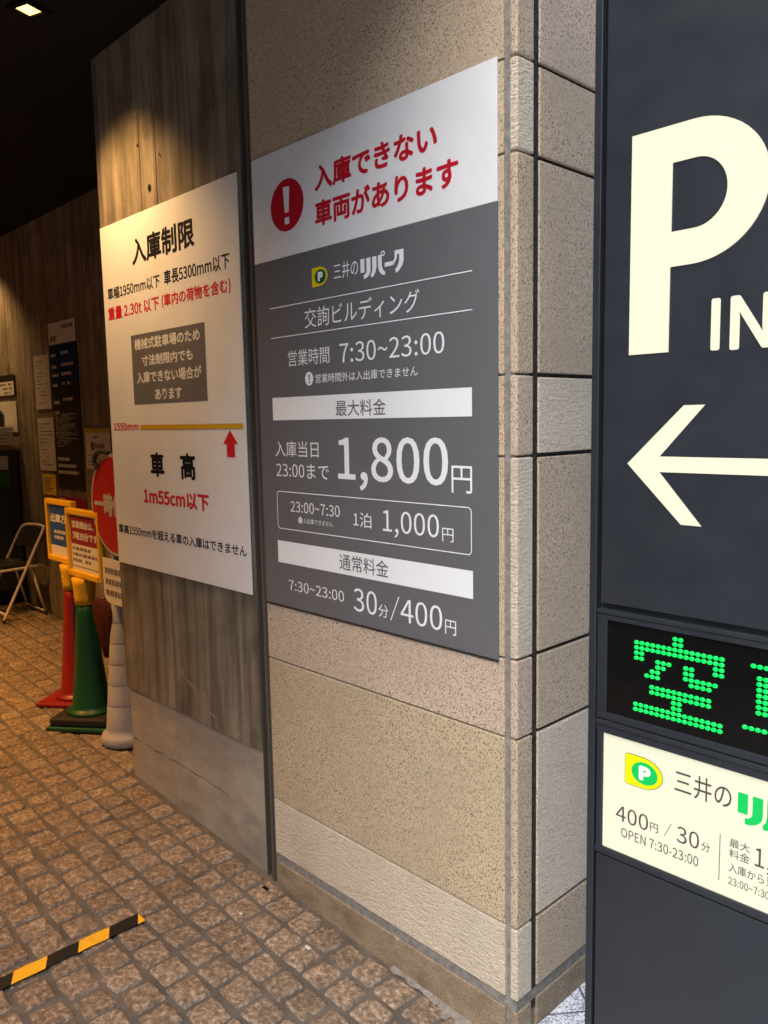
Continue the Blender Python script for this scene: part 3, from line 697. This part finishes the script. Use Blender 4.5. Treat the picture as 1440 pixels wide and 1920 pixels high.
by.build('strip', [M['tape_yellow'], M['tape_black']], tp)

# small litter on the cobbles
for (x, y, s_, mt, lb) in [(-.655, -.135, .011, 'white_plastic', 'tiny white scrap lying between cobbles near the granite base'), (-.93, -.195, .007, 'white_plastic', 'tiny white crumb on a cobble in front of the shutter rail')]:
    b = MB(); b.box(x-s_, x+s_, y-s_*.5, y+s_*.5, gz(x)+.004, gz(x)+.009, .002); o = b.build('litter', M[mt]); tag(o, lb, 'litter')
b = MB(); b.box(-1.0, -.975, -.062, -.05, gz(-1)+.006, gz(-1)+.009, .001); tag(b.build('floor_hole', M['slot']), 'small dark anchor slot in the paving beside the shutter rail', 'hole')

# ------------------------------------------------------------------ notices on the back wall (y = .78)
YB = .78
def greek(b_, x0, x1, z0, z1, n, y, dens=.8, hh=.45):
    dz = (z1-z0)/n
    for k in range(n):
        z = z1-(k+.5)*dz; x = x0; e = x0+(x1-x0)*random.uniform(.55, 1)
        while x < e:
            l = random.uniform(.012, .05)
            if random.random() < dens: b_.poly([(x, z-dz*hh/2), (min(x+l, e), z-dz*hh/2), (min(x+l, e), z+dz*hh/2), (x, z+dz*hh/2)], y=y)
            x += l+.008
def notice(name, x0, x1, z0, z1, mat, label, cat='notice', group=None):
    t_ = thing(name, label, cat, ((x0+x1)/2, YB, z0), 0, group)
    w_ = x1-x0
    MB().box(-w_/2, w_/2, -.006, -.001, 0, z1-z0, .0006, 1).build('sheet', mat, t_)
    return t_, w_, z1-z0
t, w_, h = notice('rules_board', -4.655, -4.197, 1.19, 2.362, M['brown_print'], 'tall dark parking rules board with a white top, on the back wall', 'sign')
MB().box(-w_/2+.001, w_/2-.001, -.0085, -.0062, h-.150, h).build('white_header', M['paper'], t)
MB().box(-w_/2+.001, w_/2-.001, -.0080, -.0062, h-.42, h-.1505).build('blue_field', M['navy_print'], t)
b = MB(); greek(b, -w_/2+.03, -w_/2+.20, h-.13, h-.09, 1, -.0095, 1, .9); greek(b, 0, w_/2-.03, h-.055, h-.025, 1, -.0095, 1, .9); b.build('heading_rows', M['faint_ink'], t)
b = MB()
for z in (.21, .29, .35, .42, .54, .61): greek(b, -w_/2+.03, -w_/2+.13, h-z-.03, h-z, 1, -.0088, 1, .7)
for z in (.20, .28, .345, .41, .52): greek(b, -w_/2+.19, w_/2-.06, h-z-.03, h-z, 1, -.0088, .9, .7)
greek(b, -w_/2+.03, w_/2-.04, .30, h-.63, 17, -.0088, .85, .35); greek(b, -w_/2+.03, w_/2-.08, .10, .24, 3, -.0088, 1, .5); b.build('printed_rows', M['pale_ink'], t)
for (x0, x1, z0, z1, lb) in [(-4.970, -4.688, 1.768, 2.157, 'upper white paper notice left of the tall dark rules board'), (-4.974, -4.676, 1.316, 1.703, 'lower white paper notice left of the tall dark rules board')]:
    t, w_, h = notice('paper_notice', x0, x1, z0, z1, M['paper_dim'], lb, 'notice', 'white paper notices on the back wall')
    b = MB(); greek(b, -w_/2+.03, w_/2-.02, .03, h-.03, 12, -.0072, .8, .25); b.build('printed_rows', M['faint_ink'], t)
t, w_, h = notice('yellow_notice', -4.945, -4.705, 1.135, 1.288, M['yellow_paper'], 'small yellow notice under the lower white paper on the back wall')
b = MB(); greek(b, -w_/2+.03, w_/2-.02, .02, h-.02, 6, -.0072, .9, .4); b.build('printed_rows', M['faint_ink'], t)
t, w_, h = notice('lime_topped_notice', -4.15, -3.775, 1.350, 1.626, M['paper'], 'white notice with a lime band across its top, near the stop sign')
MB().box(-w_/2, w_/2, -.0085, -.0062, h-.034, h).build('lime_band', M['lime_paper'], t)
b = MB(); greek(b, -w_/2+.03, w_/2-.10, .02, .10, 4, -.0072, .9, .4); greek(b, -.06, .06, h-.072, h-.052, 1, -.0072, .9, .6)
b.poly(arc(-.075, .155, .030, .030, 0, 360, 20)[:-1], y=-.0072); b.build('printed_rows', M['faint_ink'], t)
lettering('toppi', -.035, .105, .130, .180, -.0075, M['faint_ink'], t, .02)
t, w_, h = notice('maroon_notice', -4.668, -4.202, 1.0, 1.140, M['maroon_print'], 'maroon sign board directly below the tall dark rules board', 'sign')
b = MB(); greek(b, -w_/2+.02, -w_/2+.17, .07, .13, 2, -.0072, 1, .7); greek(b, -w_/2+.02, w_/2-.1, .02, .06, 1, -.0072, .9, .5); b.build('printed_rows', M['pale_ink'], t)
t, w_, h = notice('black_framed_notice', -5.78, -5.388, 1.88, 2.052, M['brown_print'], 'black framed white notice on the wall above the dark cabinet', 'notice')
MB().box(-w_/2, w_/2-.022, -.0085, -.0062, .012, .118).build('white_insert', M['paper'], t)
b = MB(); greek(b, -w_/2+.02, w_/2-.03, .015, .115, 3, -.0098, .8, .4); b.build('printed_rows', M['faint_ink'], t)
t, w_, h = notice('white_wall_board', -5.86, -5.392, 1.60, 1.842, M['paper'], 'white wall board behind the tray on the dark cabinet', 'notice')

# ------------------------------------------------------------------ cabinet and what stands on it
FZ = gz(-5.7)
cb = thing('steel_cabinet', 'dark grey steel cabinet standing against the back wall', 'cabinet', (-5.80, .50, FZ))
b = MB(); b.box(-.40, .40, -.36, .255, .0, 1.165, .004); b.build('body', M['cabinet'], cb)
MB().box(-.41, .405, -.375, .262, 1.166, 1.19, .003).build('top', M['cabinet'], cb)
for s_ in (-1, 1): MB().box(-.195+s_*.2-.19, -.195+s_*.2+.19+0.0 if False else -.195+s_*.2+.185, -.372, -.361, .06, 1.14, .003).build('door', M['cabinet'], cb) if False else None
b = MB(); b.box(-.385, -.005, -.372, -.3605, .06, 1.14, .003); d1 = b.build('door', M['cabinet'], cb); MB().box(-.045, -.03, -.385, -.3725, .55, .68, .002).build('handle', M['steel'], d1)
b = MB(); b.box(.005, .385, -.372, -.3605, .06, 1.14, .003); d2 = b.build('door', M['cabinet'], cb); MB().box(.03, .045, -.385, -.3725, .55, .68, .002).build('handle', M['steel'], d2)
MB().box(.4002, .4015, -.33, .185, 1.05, 1.155).build('white_sticker', M['paper_dim'], cb)
MB().box(.4002, .4015, -.33, .185, .925, 1.025).build('green_sticker', M['sticker_green'], cb)
zt = FZ+1.19
bx = thing('cardboard_box', 'flat brown cardboard box on top of the dark cabinet', 'box', (-5.62, .60, zt))
MB().box(-.16, .20, -.20, .13, 0, .048, .003).build('carton', M['cardboard'], bx)
MB().box(-.03, .03, -.2012, .131, .0475, .049).build('tape_strip', M['paper_dim'], bx)
tr = thing('plastic_basket', 'white ribbed plastic basket on the cardboard box', 'basket', (-5.62, .60, zt+.05))
b = MB(); rr = .0
for k in range(5): b.box(-.17-.004*k, .205+.004*k, -.20-.003*k, .135+.002*k, .027*k, .027*k+.023, .005)
b.build('ribbed_wall', M['white_plastic'], tr)
MB().box(-.19, .225, -.215, .147, .136, .143, .002).build('rim', M['white_plastic'], tr)
bo = thing('spray_bottle', 'grey spray bottle standing at the rim of the white basket', 'bottle', (-5.455, .655, zt+.194))
MB().lathe([(.001, 0), (.040, 0), (.045, .01), (.045, .09), (.030, .12), (.016, .13)], 20).build('bottle_body', M['grey_plastic'], bo)
MB().lathe([(.016, .131), (.020, .135), (.020, .155), (.012, .16)], 16).build('collar', M['white_plastic'], bo)
b = MB(); b.box(-.035, .014, -.012, .012, .161, .185, .004); b.box(-.03, -.02, -.006, .006, .125, .161, .002); b.build('trigger_head', M['grey_plastic'], bo)

# ------------------------------------------------------------------ folding chair
ch = thing('folding_chair', 'folding chair with white tube frame and black back by the cabinet', 'chair', (-5.04, .50, gz(-5.05)+.001), R(2))
TR = .0105; WH = .20
arch = smooth_path([(-WH, -.12, .012), (-WH, .0, .245), (-WH, .14, .515), (-WH, .185, .60), (-WH+.035, .212, .648), (0, .222, .668), (WH-.035, .222, .668), (WH, .205, .640), (WH, .14, .515), (WH, .0, .245), (WH, -.12, .012)], 6)
MB().tube(arch, TR, 10).build('main_frame', M['chair_tube'], ch)
for s_ in (-1, 1): MB().lathe([(.0125, 0), (.0135, .004), (.0125, .02)], 12, (s_*WH, -.12)).build('foot', M['rubber'], ch)
b = MB(); n = 12; vs = []
for i in range(n+1):
    t_ = 2*i/n-1; x = t_*(WH-.006); bow = .020*(1-t_*t_); rnd = abs(t_)**5*.045
    vs.append([(x, .128+bow, .50+.01*(1-t_*t_)), (x, .206+bow*.4, .655-rnd)])
for (a_, c_), (e_, g_) in zip(vs, vs[1:]):
    q = [a_, e_, g_, c_]
    f1 = [b.bm.verts.new(p) for p in q]; f2 = [b.bm.verts.new((p[0], p[1]+.016, p[2]-.004)) for p in q]
    b.bm.faces.new(f1); b.bm.faces.new(f2[::-1])
    for k in range(4): b.bm.faces.new((f1[k], f1[(k+1) % 4], f2[(k+1) % 4], f2[k]))
bmesh.ops.remove_doubles(b.bm, verts=b.bm.verts, dist=1e-4)
b.build('backrest', M['black_vinyl'], ch)
MB().box(-WH+.025, WH-.025, -.215, .10, .385, .412, .011, 3).build('seat', M['black_vinyl'], ch)
b = MB(); b.tube(smooth_path([(-WH+.016, .165, .378), (-WH+.016, -.18, .372), (-WH+.045, -.222, .372), (WH-.045, -.222, .372), (WH-.016, -.18, .372), (WH-.016, .165, .378)], 5), .0095); b.build('seat_frame', M['chair_tube'], ch)
for s_ in (-1, 1):
    b = MB(); b.tube([(s_*(WH-.034), .11, .385), (s_*(WH-.034), .20, .012)], .0095); l_ = b.build('rear_leg', M['chair_tube'], ch)
    MB().lathe([(.0125, 0), (.0135, .004), (.0125, .02)], 12, (s_*(WH-.034), .20)).build('foot', M['rubber'], ch)
MB().tube([(-WH+.034, .19, .030), (WH-.034, .19, .030)], .008).build('stretcher', M['chair_tube'], ch)
MB().tube([(-WH, -.10, .055), (WH, -.10, .055)], .008).build('stretcher', M['chair_tube'], ch)

# ------------------------------------------------------------------ traffic cones with sign holders
def cone(name, label, x, y, mat, weight, sign_w, sign_dx, sign_dy, lines, rz):
    z = gz(x)+.002
    t_ = thing(name, label, 'traffic cone', (x, y, z), 0, 'sign cones by the concrete pier')
    b_ = MB(); b_.box(-.165, .165, -.165, .165, 0, .022, .008, 2)
    base = b_.build('base', mat, t_); base.rotation_euler = (0, 0, R(rz))
    if weight:
        b_ = MB(); b_.box(-.150, .150, -.150, .150, .0225, .062, .010, 2); o_ = b_.build('weight_plate', M['rubber'], t_); o_.rotation_euler = (0, 0, R(rz))
        zb = .0625
    else: zb = .0225
    b_ = MB(); b_.lathe([(.122, zb), (.120, zb+.012), (.100, zb+.02), (.092, zb+.035), (.070, .30), (.050, .55), (.046, .64)], 36); b_.build('cone_body', mat, t_)
    b_ = MB(); b_.lathe([(.051, .618), (.050, .65), (.056, .72), (.060, .752)], 28); c_ = b_.build('collar', M['yellow_plastic'], t_)
    b_ = MB(); b_.lathe([(.0045, -.003), (.0045, .003)], 10); rv = b_.build('rivet', M['steel'], c_); rv.location = (-.01, -.051, .66); rv.rotation_euler = (R(90), 0, 0)
    # sign holder
    hx0, hx1 = sign_dx-sign_w/2, sign_dx+sign_w/2; z0, z1 = .755, 1.10
    b_ = MB(); b_.box(hx0, hx0+.022, sign_dy-.02, sign_dy+.012, z0, z1, .005); b_.box(hx1-.022, hx1, sign_dy-.02, sign_dy+.012, z0, z1, .005)
    b_.box(hx0+.0225, hx1-.0225, sign_dy-.02, sign_dy+.012, z1-.030, z1, .005); b_.box(hx0+.0225, hx1-.0225, sign_dy-.026, sign_dy+.012, z0, z0+.030, .005); b_.box(hx0+.0225, hx1-.0225, sign_dy+.002, sign_dy+.011, z0+.0305, z1-.0305)
    fr = b_.build('sign_frame', M['yellow_plastic'], t_)
    MB().box(hx0+.0226, hx1-.0226, sign_dy-.004, sign_dy+.0015, z0+.0306, z1-.0306).build('paper', M['paper'], fr)
    lines(fr, hx0+.03, hx1-.03, z0+.036, z1-.036, sign_dy-.0048)
    return t_
def red_lines(fr, x0, x1, z0, z1, y):
    hm = z0+(z1-z0)*.47
    MB().poly([(x0, hm), (x1, hm), (x1, z1), (x0, z1)], y=y).build('maroon_field', M['maroon_print'], fr)
    lettering('営業開始は、', x0+.02, x1-.05, hm+.082, hm+.120, y-.001, M['paper'], fr, .012); lettering('7時30分です', x0+.02, x1-.01, hm+.022, hm+.065, y-.001, M['paper'], fr, .012)
    b_ = MB()
    greek(b_, x0+.01, x1-.01, z0+.03, hm-.008, 3, y, .95, .5); b_.poly([(x0, z0+.012), (x1, z0+.012), (x1, z0+.016), (x0, z0+.016)], y=y); b_.build('printed_rows', M['faint_ink'], fr)
def blue_lines(fr, x0, x1, z0, z1, y):
    MB().poly([(x0-.005, z0+.05), (x1, z0+.05), (x1, z1), (x0-.005, z1)], y=y).build('blue_field', M['blue_print'], fr)
    lettering('出庫方法', x0+.01, x1-.01, z1-.095, z1-.045, y-.001, M['paper'], fr, .012)
    b_ = MB(); greek(b_, x0+.05, x1-.01, z0+.08, z1-.13, 2, y-.001, 1, .6); b_.build('printed_rows', M['pale_ink'], fr)
cone('green_cone', 'green traffic cone carrying a yellow framed sign with a maroon heading', -2.755, .12, M['cone_green'], True, .385, .05, 0.0, red_lines, 38)
cone('red_cone', 'red traffic cone carrying a yellow framed blue sign, farther from the concrete pier', -3.10, .20, M['cone_red'], False, .36, -.09, 0.0, blue_lines, 38)

# ------------------------------------------------------------------ white post with stop sign
po = thing('stop_post', 'white ribbed cone post with a red stop disc beside the concrete pier', 'post', (-2.41, .14, gz(-2.41)))
prof = [(.112, .006), (.118, .015), (.120, .035), (.112, .055), (.098, .062), (.092, .085)]
zz, rr = .085, .092
segs = [.085, .20, .30, .40, .50, .60, .70, .80]
for a_, c_ in zip(segs, segs[1:]):
    ra = .092-.066*(a_-.085)/.715; rc = .092-.066*(c_-.085)/.715
    prof += [(ra, a_+.001), (ra-.0005, a_+.006), (rc+.0012, c_-.006), (rc-.0012, c_-.001)]
prof += [(.026, .802), (.024, 1.28)]
MB().lathe(prof, 32).build('ribbed_post', M['white_rubber'], po)
MB().lathe([(.115, 0), (.118, .006), (.10, .0062)], 32).build('base_ring', M['rubber'], po)
zc_ = 1.165
b = MB(); b.poly(arc(.075, zc_, .236, .236, 0, 360, 56)[:-1], th=.006, y=-.030); dsc = b.build('disc', M['white_rubber'], po)
MB().poly(arc(.075, zc_, .222, .222, 0, 360, 56)[:-1], y=-.0375).build('red_face', M['disc_red'], dsc)
lettering('一時停止', -.123, .273, zc_-.055, zc_+.055, -.0390, M['white_rubber'], dsc, .018)
b = MB()
pl = [(-.080, .905), (-.080, .760)]+arc(-.030, .740, .05, .05, 180, 270, 6)+arc(.180, .740, .05, .05, 270, 360, 6)+[(.230, .760), (.230, .905)]
b.poly(pl, th=.005, y=-.030); pt = b.build('text_plate', M['paper'], po)
b = MB(); greek(b, -.055, .205, .715, .875, 3, -.0365, .95, .5); b.build('printed_rows', M['faint_ink'], pt)
b = MB(); b.tube(smooth_path([(-.060, -.045, zc_+.165), (-.070, -.05, zc_+.20), (-.045, -.05, zc_+.235), (.005, -.045, zc_+.245), (.055, -.035, zc_+.24)], 6), .010); b.build('hook', M['rubber'], po)
mc = thing('maroon_bag', 'dark maroon furled cloth bag hanging below the white plate of the stop post', 'bag', (-2.485, .100, .525))
b = MB(); n = 18; rings = []
for (z, w_, cx, d_) in [(0, .022, -.005, .010), (.05, .034, -.004, .016), (.12, .056, -.005, .022), (.20, .082, -.010, .026), (.26, .100, -.018, .026), (.30, .104, -.024, .022), (.335, .092, -.026, .016), (.36, .06, -.028, .010)]:
    rings.append([b.bm.verts.new((cx+w_*math.cos(2*math.pi*k/n)*(1+.06*math.sin(k*2.3)), d_*math.sin(2*math.pi*k/n)*(1+.35*math.sin(k*1.9)), z*.78)) for k in range(n)])
for a_, c_ in zip(rings, rings[1:]):
    for k in range(n):
        fc = b.bm.faces.new((a_[k], a_[(k+1) % n], c_[(k+1) % n], c_[k])); fc.smooth = True
b.bm.faces.new(rings[0][::-1]); b.bm.faces.new(rings[-1])
b.build('cloth', M['maroon_cloth'], mc)
b = MB(); b.tube(smooth_path([(-.03, 0, .277), (.03, .02, .30), (.07, .035, .33)], 4), .004); b.build('strap', M['maroon_cloth'], mc)

# ------------------------------------------------------------------ ceiling downlights
def downlight(x, y, label, energy, ang=108, blend=.85, col=(1.0, .57, .22)):
    t_ = thing('ceiling_downlight', label, 'ceiling light', (x, y, ZC), 0, 'ceiling downlights of the driveway')
    b_ = MB(); s0, s1 = .034, .052
    for q in ((-s1, -s0, -s1, s1), (s0, s1, -s1, s1), (-s0, s0, -s1, -s0), (-s0, s0, s0, s1)): b_.box(q[0], q[1], q[2], q[3], -.012, -.001)
    b_.build('trim', M['slot'], t_); t_.rotation_euler = (0, 0, R(20))
    MB().box(-s0+.0005, s0-.0005, -s0+.0005, s0-.0005, -.006, -.002).build('diffuser', M['lamp'], t_)
    ld = bpy.data.lights.new('downlight_lamp', 'SPOT'); ld.energy = energy; ld.color = col; ld.spot_size = R(ang); ld.spot_blend = blend; ld.shadow_soft_size = .05
    lo = bpy.data.objects.new('downlight_lamp', ld); COL.objects.link(lo); lo.parent = t_; lo.location = (0, 0, -.03)
downlight(-1.835, -.335, 'square warm ceiling downlight glowing above the white size limit sign', 42)
downlight(-5.70, .45, 'warm ceiling downlight above the dark cabinet', 28)
downlight(-3.6, -1.3, 'warm ceiling downlight over the middle of the driveway', 175, col=(1.0, .46, .12))
downlight(-5.6, -2.2, 'warm ceiling downlight deep in the driveway', 190, col=(1.0, .46, .12))
